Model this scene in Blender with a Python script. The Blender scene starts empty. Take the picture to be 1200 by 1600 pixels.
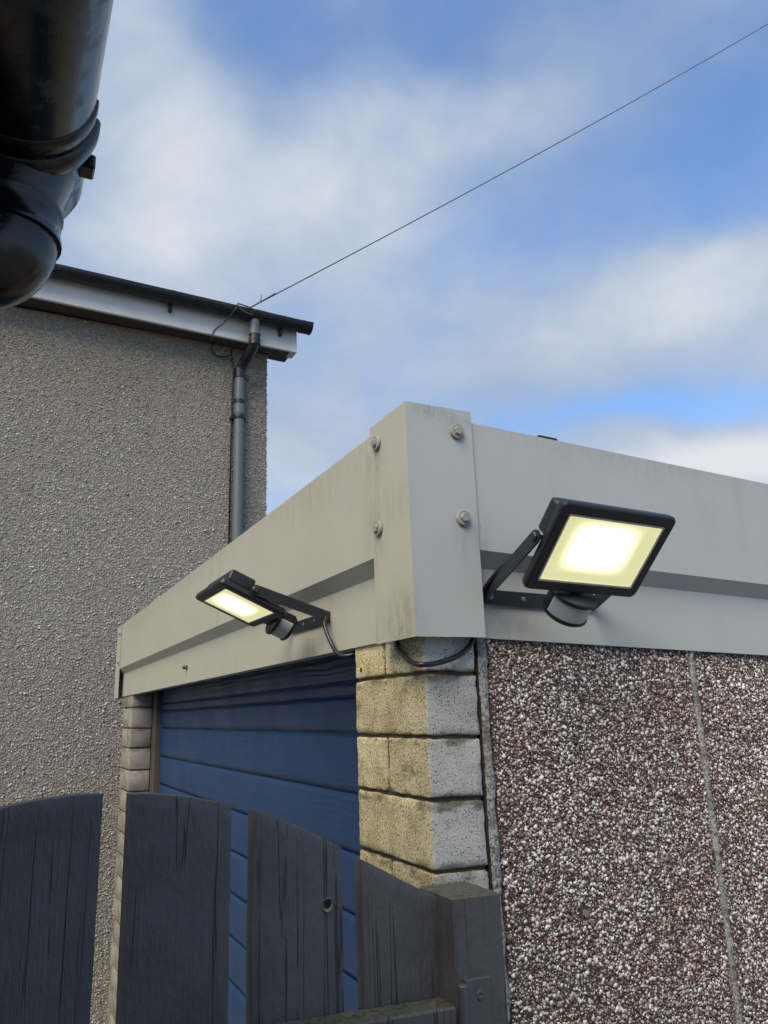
import bpy, bmesh, math, random
import numpy as np
from mathutils import Vector, Matrix, noise as mnoise

random.seed(7)
rng = np.random.default_rng(11)
scene = bpy.context.scene
COL = scene.collection
R_ = math.radians

# ------------------------------------------------------------------ camera
# World frame: x runs along the garage side wall, y along the garage front,
# z = 0 is the lower edge of the garage fascia, the ground lies at GROUND.
GROUND = -1.85
CAM = Vector((-0.5434, -0.9732, -0.1042))
RIGHT = Vector((0.8934, -0.4479, -0.0341)).normalized()
FWD = Vector((0.4412, 0.8606, 0.2544)).normalized()
UP = RIGHT.cross(FWD).normalized()
RIGHT = FWD.cross(UP).normalized()
cam_data = bpy.data.cameras.new('camera')
cam_data.sensor_fit = 'HORIZONTAL'
cam_data.sensor_width = 36.0
cam_data.lens = 1177.66 / 1200.0 * 36.0
cam_data.clip_start = 0.02
cam_data.clip_end = 3000
cam = bpy.data.objects.new('camera', cam_data)
COL.objects.link(cam)
M = Matrix((RIGHT, UP, -FWD)).transposed().to_4x4()
M.translation = CAM
cam.matrix_world = M
scene.camera = cam

# ------------------------------------------------------------------ light
SUN_DIR = Vector((-0.55, -0.40, 0.74)).normalized()     # towards the sun
SKY_STRENGTH = 0.05
EXPOSURE = 1.4
sun_data = bpy.data.lights.new('sun', 'SUN')
sun_data.energy = 1.5
sun_data.angle = R_(42)
sun_data.color = (1.0, 0.885, 0.71)
sun = bpy.data.objects.new('sun', sun_data)
COL.objects.link(sun)
sun.rotation_euler = (-SUN_DIR).to_track_quat('-Z', 'Y').to_euler()
scene.view_settings.view_transform = 'Standard'
scene.view_settings.look = 'None'
scene.view_settings.gamma = 1.0
scene.view_settings.use_curve_mapping = False
scene.view_settings.exposure = EXPOSURE
scene.cycles.use_denoising = True
scene.cycles.max_bounces = 4
scene.cycles.diffuse_bounces = 3
scene.cycles.glossy_bounces = 2


class NB:
    """small node builder"""
    def __init__(self, tree):
        self.t = tree
        self.n = tree.nodes
        self.l = tree.links

    def node(self, typ, **kw):
        nd = self.n.new(typ)
        for k, v in kw.items():
            setattr(nd, k, v)
        return nd

    def put(self, sock, v):
        if hasattr(v, 'is_output') or isinstance(v, bpy.types.NodeSocket):
            self.l.new(v, sock)
        elif v is not None:
            sock.default_value = v

    def math(self, op, a, b=None, c=None, clamp=False):
        nd = self.node('ShaderNodeMath', operation=op, use_clamp=clamp)
        self.put(nd.inputs[0], a)
        if b is not None:
            self.put(nd.inputs[1], b)
        if c is not None:
            self.put(nd.inputs[2], c)
        return nd.outputs[0]

    def vmath(self, op, a, b=None):
        nd = self.node('ShaderNodeVectorMath', operation=op)
        self.put(nd.inputs[0], a)
        if b is not None:
            self.put(nd.inputs[1], b)
        return nd.outputs['Value'] if op in ('DOT_PRODUCT', 'LENGTH', 'DISTANCE') else nd.outputs[0]

    def noise(self, vec, scale, detail=4, rough=0.55, dist=0.0):
        nd = self.node('ShaderNodeTexNoise')
        self.put(nd.inputs['Vector'], vec)
        self.put(nd.inputs['Scale'], scale)
        self.put(nd.inputs['Detail'], detail)
        self.put(nd.inputs['Roughness'], rough)
        self.put(nd.inputs['Distortion'], dist)
        return nd.outputs['Fac']

    def voronoi(self, vec, scale, feature='F1', out='Distance'):
        nd = self.node('ShaderNodeTexVoronoi', feature=feature)
        self.put(nd.inputs['Vector'], vec)
        self.put(nd.inputs['Scale'], scale)
        return nd.outputs[out]

    def ramp(self, fac, stops, interp='LINEAR'):
        nd = self.node('ShaderNodeValToRGB')
        cr = nd.color_ramp
        cr.interpolation = interp
        while len(cr.elements) > 1:
            cr.elements.remove(cr.elements[-1])
        for i, (pos, colr) in enumerate(stops):
            el = cr.elements[0] if i == 0 else cr.elements.new(pos)
            el.position = pos
            if not isinstance(colr, (tuple, list)):
                colr = (colr, colr, colr)
            el.color = (*colr[:3], 1)
        self.put(nd.inputs[0], fac)
        return nd.outputs['Color']

    def mix(self, fac, a, b, blend='MIX'):
        nd = self.node('ShaderNodeMix', data_type='RGBA', blend_type=blend)
        self.put(nd.inputs['Factor'], fac)
        for s, v in ((nd.inputs[6], a), (nd.inputs[7], b)):
            if isinstance(v, (tuple, list)):
                v = (*v[:3], 1)
            self.put(s, v)
        return nd.outputs[2]

    def smooth(self, v, lo, hi, a=0.0, b=1.0):
        nd = self.node('ShaderNodeMapRange', interpolation_type='SMOOTHSTEP')
        self.put(nd.inputs[0], v)
        nd.inputs[1].default_value = lo
        nd.inputs[2].default_value = hi
        nd.inputs[3].default_value = a
        nd.inputs[4].default_value = b
        return nd.outputs[0]

    def mapping(self, vec, scale=(1, 1, 1), loc=(0, 0, 0), rot=(0, 0, 0)):
        nd = self.node('ShaderNodeMapping')
        self.put(nd.inputs['Vector'], vec)
        nd.inputs['Scale'].default_value = scale
        nd.inputs['Location'].default_value = loc
        nd.inputs['Rotation'].default_value = rot
        return nd.outputs[0]

    def bump(self, height, strength=0.5, dist=0.002, normal=None):
        nd = self.node('ShaderNodeBump')
        self.put(nd.inputs['Height'], height)
        nd.inputs['Strength'].default_value = strength
        nd.inputs['Distance'].default_value = dist
        if normal is not None:
            self.put(nd.inputs['Normal'], normal)
        return nd.outputs[0]

    def obj(self):
        return self.node('ShaderNodeTexCoord').outputs['Object']

    def geo(self, name):
        return self.node('ShaderNodeNewGeometry').outputs[name]

    def sep(self, v):
        nd = self.node('ShaderNodeSeparateXYZ')
        self.put(nd.inputs[0], v)
        return nd.outputs


def material(name, rough=0.6, metallic=0.0, spec=0.5):
    m = bpy.data.materials.new(name)
    m.use_nodes = True
    b = NB(m.node_tree)
    p = m.node_tree.nodes['Principled BSDF']
    p.inputs['Roughness'].default_value = rough
    p.inputs['Metallic'].default_value = metallic
    p.inputs['Specular IOR Level'].default_value = spec
    return m, b, p


# ------------------------------------------------------------------ world / sky
world = bpy.data.worlds.new('World')
scene.world = world
world.use_nodes = True
wb = NB(world.node_tree)
wb.n.clear()
sky = wb.node('ShaderNodeTexSky', sky_type='NISHITA')
sky.sun_disc = False
sky.sun_elevation = math.asin(SUN_DIR.z)
sky.sun_rotation = math.atan2(SUN_DIR.x, SUN_DIR.y)
sky.air_density = 1.0
sky.dust_density = 0.6
sky.ozone_density = 2.0
dirv = wb.node('ShaderNodeTexCoord').outputs['Generated']
dirv = wb.vmath('NORMALIZE', dirv)
# two fixed horizontal/vertical sky axes and how far round the view centre we are
s1 = wb.vmath('DOT_PRODUCT', dirv, tuple(RIGHT))
s2 = wb.vmath('DOT_PRODUCT', dirv, tuple(UP))
s3 = wb.vmath('DOT_PRODUCT', dirv, tuple(FWD))
front = wb.smooth(s3, 0.2, 0.6)
warp = wb.noise(wb.mapping(dirv, (1, 1, 1.6)), 3.2, 3, 0.5)
warp2 = wb.noise(wb.mapping(dirv, (1, 1, 1.6), (5, 3, 2)), 3.2, 3, 0.5)
w1 = wb.math('ADD', s1, wb.math('MULTIPLY', wb.math('SUBTRACT', warp, 0.5), 0.22))
w2 = wb.math('ADD', s2, wb.math('MULTIPLY', wb.math('SUBTRACT', warp2, 0.5), 0.16))
BLOBS = [  # picture-plane bearing of each cloud or gap, size, amount
    (235, 210, 130, 230, 0.42), (520, 270, 250, 120, 0.34), (740, 150, 170, 60, 0.24),
    (430, 110, 110, 80, -0.26), (640, 20, 300, 60, -0.22), (1030, 250, 190, 110, -0.34),
    (850, 380, 140, 70, -0.14), (1090, 470, 200, 75, 0.46), (820, 560, 220, 60, 0.20),
    (1080, 640, 170, 26, -0.36), (1120, 718, 150, 40, 0.85), (200, 420, 200, 120, 0.26),
    (480, 690, 140, 90, 0.34), (1180, 120, 80, 120, -0.2), (620, 430, 160, 90, 0.12), (1130, 350, 80, 40, -0.2)]
val = None
for (px, py, sx, sy, amp) in BLOBS:
    v = Vector(((px - 600) / 1177.66, -(py - 800) / 1177.66, 1.0)).normalized()
    ex = wb.math('POWER', wb.math('DIVIDE', wb.math('SUBTRACT', w1, v.x), sx / 1250.0), 2.0)
    ey = wb.math('POWER', wb.math('DIVIDE', wb.math('SUBTRACT', w2, v.y), sy / 1250.0), 2.0)
    # POWER of a negative base with an even exponent is fine in Cycles
    g = wb.math('MULTIPLY', wb.math('EXPONENT', wb.math('MULTIPLY', wb.math('ADD', ex, ey), -1.0)), amp)
    val = g if val is None else wb.math('ADD', val, g)
val = wb.math('MULTIPLY', wb.math('MULTIPLY', val, 0.85), front)
big = wb.noise(wb.mapping(dirv, (1.0, 1.0, 1.5), (1.3, 0.4, 0.2)), 2.6, 7, 0.54, 0.3)
fine = wb.noise(wb.mapping(dirv, (1.0, 1.0, 1.25), (4.3, 2.4, 1.2)), 5.2, 9, 0.58, 0.5)
dens = wb.math('ADD', wb.math('ADD', val, wb.math('MULTIPLY', big, 0.66)), wb.math('MULTIPLY', fine, 0.40))
cover = wb.smooth(dens, 0.16, 0.86, 0.14, 1.0)
shade = wb.noise(wb.mapping(dirv, (1, 1, 1.3), (9, 1, 3)), 3.6, 8, 0.58, 0.4)
bright = wb.math('ADD', wb.math('MULTIPLY', shade, 0.7), wb.math('MULTIPLY', wb.math('SUBTRACT', dens, 0.5), 0.5))
k = 1.0 / SKY_STRENGTH / 2 ** EXPOSURE
cloud = wb.ramp(bright, [(0.20, (0.33, 0.43, 0.60)), (0.46, (0.46, 0.55, 0.69)), (0.78, (0.76, 0.79, 0.835))])
cloud = wb.vmath('SCALE', cloud)
cloud.node.inputs['Scale'].default_value = k
blue = wb.mix(1.0, sky.outputs[0], (1.20, 1.58, 1.92), 'MULTIPLY')
colr = wb.mix(cover, blue, cloud)
bg = wb.node('ShaderNodeBackground')
wb.l.new(colr, bg.inputs['Color'])
bg.inputs['Strength'].default_value = SKY_STRENGTH
wo = wb.node('ShaderNodeOutputWorld')
wb.l.new(bg.outputs[0], wo.inputs['Surface'])

# ------------------------------------------------------------------ helpers


def empty(name, loc=(0, 0, 0), label=None, cat=None, group=None):
    o = bpy.data.objects.new(name, None)
    o.location = loc
    o.empty_display_size = 0.1
    COL.objects.link(o)
    tag(o, label, cat, group)
    return o


def tag(o, label=None, cat=None, group=None, kind=None):
    if label:
        o['label'] = label
    if cat:
        o['category'] = cat
    if group:
        o['group'] = group
    if kind:
        o['kind'] = kind
    return o


def root_offset(parent):
    v = Vector((0, 0, 0))
    while parent is not None:
        v += parent.location
        parent = parent.parent
    return v


def link_mesh(name, me, mat, parent=None, smooth=False):
    """mesh given in world coordinates; rebased onto the parent's origin"""
    o = bpy.data.objects.new(name, me)
    COL.objects.link(o)
    if mat:
        me.materials.append(mat)
    if parent is not None:
        off = root_offset(parent)
        me.transform(Matrix.Translation(-off))
        o.parent = parent
    if smooth:
        me.polygons.foreach_set('use_smooth', [True] * len(me.polygons))
    me.update()
    return o


def build(name, bm, mat, parent=None, smooth=False, auto=None):
    bmesh.ops.recalc_face_normals(bm, faces=bm.faces[:])
    if auto is not None:
        for f in bm.faces:
            f.smooth = True
        for e in bm.edges:
            if len(e.link_faces) == 2 and e.calc_face_angle(0) > R_(auto):
                e.smooth = False
    me = bpy.data.meshes.new(name)
    bm.to_mesh(me)
    bm.free()
    return link_mesh(name, me, mat, parent, smooth)


def copy_of(src, parent, delta=(0, 0, 0), name=None):
    c = src.copy()
    COL.objects.link(c)
    c.parent = parent
    c.location = Vector(src.location) + Vector(delta)
    return c


def box(bm, lo, hi, bevel=0.0, seg=2, mtx=None):
    lo, hi = Vector(lo), Vector(hi)
    r = bmesh.ops.create_cube(bm, size=1.0)
    vs = r['verts']
    bmesh.ops.scale(bm, vec=(hi - lo), verts=vs)
    bmesh.ops.translate(bm, vec=(lo + hi) / 2, verts=vs)
    fs = list({f for v in vs for f in v.link_faces})
    if bevel > 0:
        es = list({e for f in fs for e in f.edges})
        r2 = bmesh.ops.bevel(bm, geom=es, offset=bevel, segments=seg, affect='EDGES', profile=0.6)
        vs = list({v for f in r2['faces'] for v in f.verts} | {v for v in vs if v.is_valid})
    if mtx is not None:
        bmesh.ops.transform(bm, matrix=mtx, verts=[v for v in vs if v.is_valid])
    return vs


def ring_pts(c, u, v, r, n, a0=0.0, a1=2 * math.pi, closed=True):
    out = []
    for i in range(n):
        a = a0 + (a1 - a0) * i / (n if closed else n - 1)
        out.append(c + u * (r * math.cos(a)) + v * (r * math.sin(a)))
    return out


def skin_rings(bm, rings, closed=True, caps=True):
    vr = [[bm.verts.new(p) for p in r] for r in rings]
    n = len(rings[0])
    for a, b in zip(vr, vr[1:]):
        for i in range(n if closed else n - 1):
            j = (i + 1) % n
            bm.faces.new((a[i], a[j], b[j], b[i]))
    if caps and closed:
        bm.faces.new(vr[0][::-1])
        bm.faces.new(vr[-1])
    return vr


def tube(bm, path, r, n=10, caps=True):
    path = [Vector(p) for p in path]
    rr = r if isinstance(r, (list, tuple)) else [r] * len(path)
    t0 = (path[1] - path[0]).normalized()
    ref = Vector((0, 0, 1)) if abs(t0.z) < 0.9 else Vector((1, 0, 0))
    u = t0.cross(ref).normalized()
    rings = []
    for i, p in enumerate(path):
        if i == 0:
            t = path[1] - path[0]
        elif i == len(path) - 1:
            t = path[-1] - path[-2]
        else:
            t = (path[i + 1] - path[i]).normalized() + (path[i] - path[i - 1]).normalized()
        t.normalize()
        u = (u - t * u.dot(t)).normalized()
        v = t.cross(u)
        rings.append(ring_pts(p, u, v, rr[i], n))
    skin_rings(bm, rings, True, caps)


def spline(pts, n=8):
    """Catmull-Rom through pts"""
    pts = [Vector(p) for p in pts]
    P = [pts[0] * 2 - pts[1]] + pts + [pts[-1] * 2 - pts[-2]]
    out = []
    for i in range(1, len(P) - 2):
        for k_ in range(n):
            t = k_ / n
            a, b, c, d = P[i - 1], P[i], P[i + 1], P[i + 2]
            out.append(0.5 * ((2 * b) + (c - a) * t + (2 * a - 5 * b + 4 * c - d) * t * t + (3 * b - a - 3 * c + d) * t ** 3))
    out.append(pts[-1])
    return out


def prism(bm, poly, lo, hi, axis):
    """poly: list of 2-tuples; axis: 0 -> (y,z) polygon swept in x, 1 -> (x,z) swept in y, 2 -> (x,y) swept in z"""
    def pt(a, t):
        if axis == 0:
            return Vector((t, a[0], a[1]))
        if axis == 1:
            return Vector((a[0], t, a[1]))
        return Vector((a[0], a[1], t))
    return skin_rings(bm, [[pt(a, lo) for a in poly], [pt(a, hi) for a in poly]])


def sheet(profile, lo, hi, axis, th, cuts=1):
    """thin folded sheet: open polyline profile swept along an axis and given thickness"""
    bm = bmesh.new()
    n = len(profile)
    rows = []
    for k_ in range(cuts + 1):
        t = lo + (hi - lo) * k_ / cuts
        row = []
        for a in profile:
            row.append(bm.verts.new((t, a[0], a[1]) if axis == 0 else ((a[0], t, a[1]) if axis == 1 else (a[0], a[1], t))))
        rows.append(row)
    for a, b in zip(rows, rows[1:]):
        for i in range(n - 1):
            bm.faces.new((a[i], a[i + 1], b[i + 1], b[i]))
    bmesh.ops.recalc_face_normals(bm, faces=bm.faces[:])
    bmesh.ops.solidify(bm, geom=bm.faces[:], thickness=th)
    return bm


def shear(bm, g, x0=0.0):
    for v in bm.verts:
        v.co.z -= g * (v.co.x - x0)


# ------------------------------------------------------------------ materials

FASCIA_STAINS = [
    ((0, 0.105, 0.155), (0.02, 0.014, 0.035), 0.5), ((0, 0.10, 0.30), (0.02, 0.014, 0.03), 0.5), ((0.094, 0, 0.158), (0.014, 0.02, 0.03), 0.45),
    ((0.094, 0, 0.345), (0.04, 0.02, 0.02), 0.45), ((0, 0.04, 0.01), (0.02, 0.05, 0.06), 0.75), ((0, 0.135, 0.22), (0.02, 0.03, 0.10), 0.45),
    ((0, 0.13, 0.03), (0.03, 0.012, 0.06), 0.6), ((0.13, 0, 0.16), (0.02, 0.02, 0.05), 0.4), ((0, 0.05, 0.21), (0.02, 0.07, 0.03), 0.3),
    ((0.03, 0.47, 0.02), (0.03, 0.05, 0.03), 0.6), ((0.19, 0.03, 0.02), (0.06, 0.03, 0.03), 0.4), ((0.045, 0, 0.36), (0.03, 0.02, 0.012), 0.6),
    ((0, 2.6, 0.34), (0.03, 0.5, 0.08), 0.4), ((0, 1.5, 0.35), (0.03, 0.6, 0.04), 0.35), ((0, 0.4, 0.33), (0.03, 0.25, 0.05), 0.3), ((0.5, 0, 0.34), (0.3, 0.03, 0.03), 0.3)]


def mat_fascia():
    m, b, p = material('fascia_paint', 0.42, 0.0, 0.45)
    o = b.obj()
    n1 = b.noise(b.mapping(o, (1, 1, 1)), 3.0, 5, 0.6)
    n2 = b.noise(b.mapping(o, (22, 22, 1.3)), 1.0, 4, 0.6)       # vertical rain streaks
    n3 = b.noise(o, 60.0, 3, 0.6)
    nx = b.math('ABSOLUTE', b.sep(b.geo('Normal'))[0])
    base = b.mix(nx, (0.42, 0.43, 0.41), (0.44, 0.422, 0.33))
    dirt = b.math('MULTIPLY', b.smooth(n2, 0.50, 0.78), b.smooth(n1, 0.42, 0.7))
    c = b.mix(b.math('MULTIPLY', dirt, 0.32), base, (0.26, 0.235, 0.15))
    c = b.mix(b.math('MULTIPLY', b.smooth(n1, 0.35, 0.75), 0.22), c, (0.36, 0.35, 0.29))
    c = b.mix(b.smooth(n3, 0.68, 0.76, 0, 0.28), c, (0.18, 0.16, 0.11))
    # grime of its own shape: runs below the bolts, dirt along the laps, a brown foot on the corner
    pos = b.geo('Position')
    sm = b.noise(b.mapping(pos, (60, 60, 14)), 1.0, 5, 0.7)
    sm2 = b.noise(pos, 90, 5, 0.7)
    acc = None
    for (q, rad, amt) in FASCIA_STAINS:
        dv = b.vmath('DIVIDE', b.vmath('SUBTRACT', pos, q), rad)
        gg = b.math('MULTIPLY', b.math('EXPONENT', b.math('MULTIPLY', b.vmath('DOT_PRODUCT', dv, dv), -1.0)), amt * 0.75)
        acc = gg if acc is None else b.math('ADD', acc, gg)
    grim = b.math('MULTIPLY', acc, b.math('ADD', b.smooth(sm, 0.35, 0.7), b.smooth(sm2, 0.45, 0.7, 0, 0.6)), clamp=True)
    c = b.mix(grim, c, (0.17, 0.135, 0.08))
    b.put(p.inputs['Base Color'], c)
    b.put(p.inputs['Roughness'], b.smooth(n1, 0.3, 0.8, 0.38, 0.6))
    big_ = b.noise(o, 5.0, 2, 0.4)
    nb_ = b.bump(big_, 0.25, 0.01)
    b.put(p.inputs['Normal'], b.bump(b.noise(o, 350, 2, 0.5), 0.06, 0.0006, nb_))
    return m


def mat_brick(name, front, side, stain=0.6):
    m, b, p = material(name, 0.92, 0.0, 0.2)
    o = b.obj()
    oi = b.node('ShaderNodeObjectInfo').outputs['Random']
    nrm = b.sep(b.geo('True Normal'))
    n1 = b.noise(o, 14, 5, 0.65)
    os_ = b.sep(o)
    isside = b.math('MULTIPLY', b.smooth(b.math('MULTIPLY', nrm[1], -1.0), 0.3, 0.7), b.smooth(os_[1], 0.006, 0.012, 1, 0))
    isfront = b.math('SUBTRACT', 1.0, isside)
    gz = b.sep(b.node('ShaderNodeTexCoord').outputs['Generated'])[2]
    vr = b.node('ShaderNodeTexVoronoi')
    b.put(vr.inputs['Vector'], o)
    vr.inputs['Scale'].default_value = 300
    dot = b.math('MULTIPLY', b.smooth(b.math('ADD', b.sep(vr.outputs['Color'])[0], b.math('MULTIPLY', b.math('SUBTRACT', n1, 0.5), 0.9)), 0.80, 0.86), b.smooth(vr.outputs['Distance'], 0.25, 0.42, 1, 0))
    n2 = b.noise(o, 300, 4, 0.75)
    n3 = b.noise(b.mapping(o, (1, 1, 2.4), (3, 1, 7)), 11, 5, 0.6)
    pit = b.voronoi(o, 240)
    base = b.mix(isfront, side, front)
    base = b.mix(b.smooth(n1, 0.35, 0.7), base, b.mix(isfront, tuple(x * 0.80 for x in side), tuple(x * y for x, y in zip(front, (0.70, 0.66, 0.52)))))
    c = b.mix(b.math('MULTIPLY', b.smooth(n2, 0.36, 0.53, 0.85, 0.0), b.math('ADD', b.math('MULTIPLY', isfront, 0.7), 0.3)), base, (0.11, 0.095, 0.055))
    c = b.mix(b.smooth(n2, 0.54, 0.70, 0.0, 0.5), c, (0.66, 0.63, 0.53))
    c = b.mix(b.math('MULTIPLY', dot, 0.85), c, (0.05, 0.045, 0.035))
    rim = b.math('MAXIMUM', b.smooth(gz, 0.74, 0.97), b.smooth(gz, 0.02, 0.12, 1, 0))
    n3 = b.math('ADD', n3, b.math('MULTIPLY', rim, 0.13))
    st = b.math('MULTIPLY', b.smooth(n3, 0.56, 0.76), stain)
    c = b.mix(st, c, (0.05, 0.047, 0.035))
    c = b.mix(b.math('MULTIPLY', b.smooth(pit, 0.16, 0.30, 0.85, 0.0), b.smooth(n1, 0.40, 0.6)), c, (0.06, 0.05, 0.04))
    hsv = b.node('ShaderNodeHueSaturation')
    b.put(hsv.inputs['Value'], b.math('ADD', b.math('MULTIPLY', oi, 0.34), 0.82))
    b.put(hsv.inputs['Color'], c)
    b.put(p.inputs['Base Color'], hsv.outputs[0])
    h = b.math('ADD', b.math('MULTIPLY', n2, 1.0), b.math('MULTIPLY', b.smooth(pit, 0.05, 0.25), 0.5))
    b.put(p.inputs['Normal'], b.bump(h, 1.0, 0.0032))
    return m


def mat_simple(name, c, rough=0.6, bump=0.0, scale=200, var=0.15, spec=0.5, metallic=0.0):
    m, b, p = material(name, rough, metallic, spec)
    o = b.obj()
    n1 = b.noise(o, scale * 0.1, 4, 0.6)
    c2 = tuple(x * (1 - var * 2) for x in c)
    b.put(p.inputs['Base Color'], b.mix(b.smooth(n1, 0.3, 0.75), c, c2))
    if bump:
        b.put(p.inputs['Normal'], b.bump(b.noise(o, scale, 4, 0.65), bump, 0.003))
    return m


def mat_mortar():
    m, b, p = material('mortar', 0.95, 0, 0.15)
    o = b.obj()
    n = b.noise(o, 230, 5, 0.8)
    n2 = b.noise(o, 18, 4, 0.6)
    c = b.ramp(n, [(0.38, (0.05, 0.045, 0.04)), (0.47, (0.33, 0.32, 0.30)), (0.60, (0.62, 0.61, 0.58))])
    c = b.mix(b.smooth(n2, 0.45, 0.65, 0, 0.6), c, (0.15, 0.13, 0.10))
    b.put(p.inputs['Base Color'], c)
    b.put(p.inputs['Normal'], b.bump(n, 1.0, 0.004))
    return m


def mat_chips(name, stops, patch, patch_amt=0.45, rough=0.75):
    """stone chips: every chip (mesh island) has a colour of its own"""
    m, b, p = material(name, rough, 0, 0.35)
    r = b.geo('Random Per Island')
    o = b.obj()
    c = b.ramp(r, stops, 'CONSTANT')
    n = b.noise(o, 5.0, 4, 0.6)
    c = b.mix(b.smooth(n, 0.45, 0.72, 0, patch_amt), c, patch, 'MULTIPLY')
    n2 = b.noise(o, 400, 2, 0.5)
    c = b.mix(b.smooth(n2, 0.5, 0.75, 0, 0.35), c, (0.12, 0.09, 0.075))
    b.put(p.inputs['Base Color'], c)
    return m


def mat_harl_chips(name, stops):
    """roughcast with a brown weather band below the eaves, damp runs and paler patches"""
    m, b, p = material(name, 0.88, 0, 0.25)
    r = b.geo('Random Per Island')
    pos = b.geo('Position')
    c = b.ramp(r, stops, 'CONSTANT')
    ps = b.sep(pos)
    n = b.noise(pos, 1.7, 5, 0.6)
    run = b.noise(b.mapping(pos, (9, 1, 0.5)), 1.0, 4, 0.6)
    band = b.smooth(b.math('ADD', ps[2], b.math('MULTIPLY', b.math('SUBTRACT', n, 0.5), 1.2)), 1.35, 2.25)
    c = b.mix(b.math('MULTIPLY', band, 0.9), c, (0.92, 0.76, 0.52), 'MULTIPLY')
    c = b.mix(b.math('MULTIPLY', b.smooth(run, 0.5, 0.72), 0.35), c, (0.62, 0.60, 0.56), 'MULTIPLY')
    c = b.mix(b.smooth(n, 0.45, 0.7, 0, 0.35), c, (0.74, 0.74, 0.76), 'MULTIPLY')
    damp = b.math('MULTIPLY', b.smooth(ps[0], 0.60, 0.73), b.smooth(run, 0.38, 0.6))
    c = b.mix(b.math('MULTIPLY', damp, 0.5), c, (0.50, 0.48, 0.42), 'MULTIPLY')
    b.put(p.inputs['Base Color'], c)
    return m


def mat_dash_base(name, lo, mid, hi, scale, dist):
    m, b, p = material(name, 0.9, 0, 0.2)
    o = b.obj()
    vc = b.node('ShaderNodeTexVoronoi')
    b.put(vc.inputs['Vector'], o)
    vc.inputs['Scale'].default_value = scale
    s = b.sep(vc.outputs['Color'])
    c = b.ramp(s[0], [(0.0, lo), (0.55, mid), (0.85, hi)])
    c = b.mix(b.smooth(vc.outputs['Distance'], 0.3, 0.6), c, lo)
    b.put(p.inputs['Base Color'], c)
    b.put(p.inputs['Normal'], b.bump(b.math('SUBTRACT', 1.0, vc.outputs['Distance']), 0.8, dist))
    return m


def mat_door():
    m, b, p = material('door_paint', 0.36, 0, 0.5)
    o = b.obj()
    g1 = b.noise(b.mapping(o, (1, 0.9, 80)), 1.0, 5, 0.6, 0.6)
    g2 = b.noise(b.mapping(o, (1, 5.0, 300), (2, 1, 3)), 1.0, 3, 0.6, 0.3)
    arch = b.node('ShaderNodeTexWave', wave_type='BANDS', bands_direction='Z')
    b.put(arch.inputs['Vector'], b.mapping(o, (1, 0.16, 1)))
    arch.inputs['Scale'].default_value = 20
    arch.inputs['Distortion'].default_value = 7
    arch.inputs['Detail'].default_value = 3
    arch.inputs['Detail Scale'].default_value = 1.2
    n = b.noise(o, 6, 4, 0.6)
    c = b.mix(b.smooth(n, 0.3, 0.75), (0.007, 0.042, 0.124), (0.011, 0.045, 0.108))
    c = b.mix(b.smooth(b.noise(o, 90, 4, 0.7), 0.62, 0.75, 0, 0.3), c, (0.09, 0.12, 0.17))
    b.put(p.inputs['Base Color'], c)
    b.put(p.inputs['Roughness'], b.smooth(n, 0.3, 0.7, 0.33, 0.5))
    h = b.math('ADD', b.math('MULTIPLY', g1, 1.0), b.math('ADD', b.math('MULTIPLY', g2, 0.35), b.math('MULTIPLY', arch.outputs['Fac'], b.smooth(b.noise(b.mapping(o, (1, 2, 5)), 1.0, 2, 0.5), 0.45, 0.65, 0.0, 0.5))))
    b.put(p.inputs['Normal'], b.bump(h, 0.6, 0.0025))
    return m


def mat_wood(name, base, moss=0.0, worn=0.3):
    """dark painted sawn timber, cracked along its length (z)"""
    m, b, p = material(name, 0.55, 0, 0.45)
    o = b.obj()
    warpn = b.noise(o, 5, 3, 0.5)
    vec = b.vmath('ADD', b.mapping(o, (70, 70, 2.4)), b.vmath('SCALE', warpn))
    g1 = b.noise(b.mapping(o, (55, 55, 1.6)), 1.0, 6, 0.65, 0.4)
    g2 = b.noise(b.mapping(o, (260, 260, 7)), 1.0, 4, 0.6)
    crk = b.noise(b.mapping(o, (42, 42, 1.1), (7, 3, 1)), 1.0, 4, 0.55, 0.25)
    crack = b.smooth(b.math('ABSOLUTE', b.math('SUBTRACT', crk, 0.5)), 0.0, 0.017, 1.0, 0.0)
    gate_ = b.smooth(b.noise(b.mapping(o, (20, 20, 4), (1, 8, 2)), 1.0, 3, 0.5), 0.46, 0.62)
    crack = b.math('MULTIPLY', crack, gate_)
    n = b.noise(o, 9, 4, 0.6)
    c = b.mix(b.smooth(n, 0.35, 0.7), base, tuple(x * y for x, y in zip(base, (0.72, 0.80, 0.78))))
    c = b.mix(b.smooth(g1, 0.55, 0.8, 0, worn), c, tuple(x * 1.9 for x in base))
    c = b.mix(b.math('MULTIPLY', crack, 0.6), c, (0.012, 0.012, 0.012))
    c = b.mix(b.smooth(b.noise(o, 45, 4, 0.7), 0.60, 0.72, 0, 0.25), c, (0.055, 0.062, 0.045))
    if moss:
        nz = b.sep(b.geo('Normal'))[2]
        mm = b.math('MULTIPLY', b.smooth(nz, 0.4, 0.9), b.smooth(b.noise(o, 70, 4, 0.65), 0.35, 0.6, 0.25, moss))
        mc = b.mix(b.smooth(b.noise(o, 160, 3, 0.6), 0.4, 0.65), (0.055, 0.07, 0.018), (0.16, 0.15, 0.07))
        c = b.mix(mm, c, mc)
    b.put(p.inputs['Base Color'], c)
    h = b.math('ADD', b.math('ADD', b.math('MULTIPLY', g1, 0.8), b.math('MULTIPLY', g2, 0.35)), b.math('MULTIPLY', crack, -1.6))
    h = b.math('ADD', h, b.math('MULTIPLY', b.noise(b.mapping(o, (1, 1, 0.45)), 170, 4, 0.65), 0.9))
    b.put(p.inputs['Normal'], b.bump(h, 0.75, 0.0026))
    return m


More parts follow.
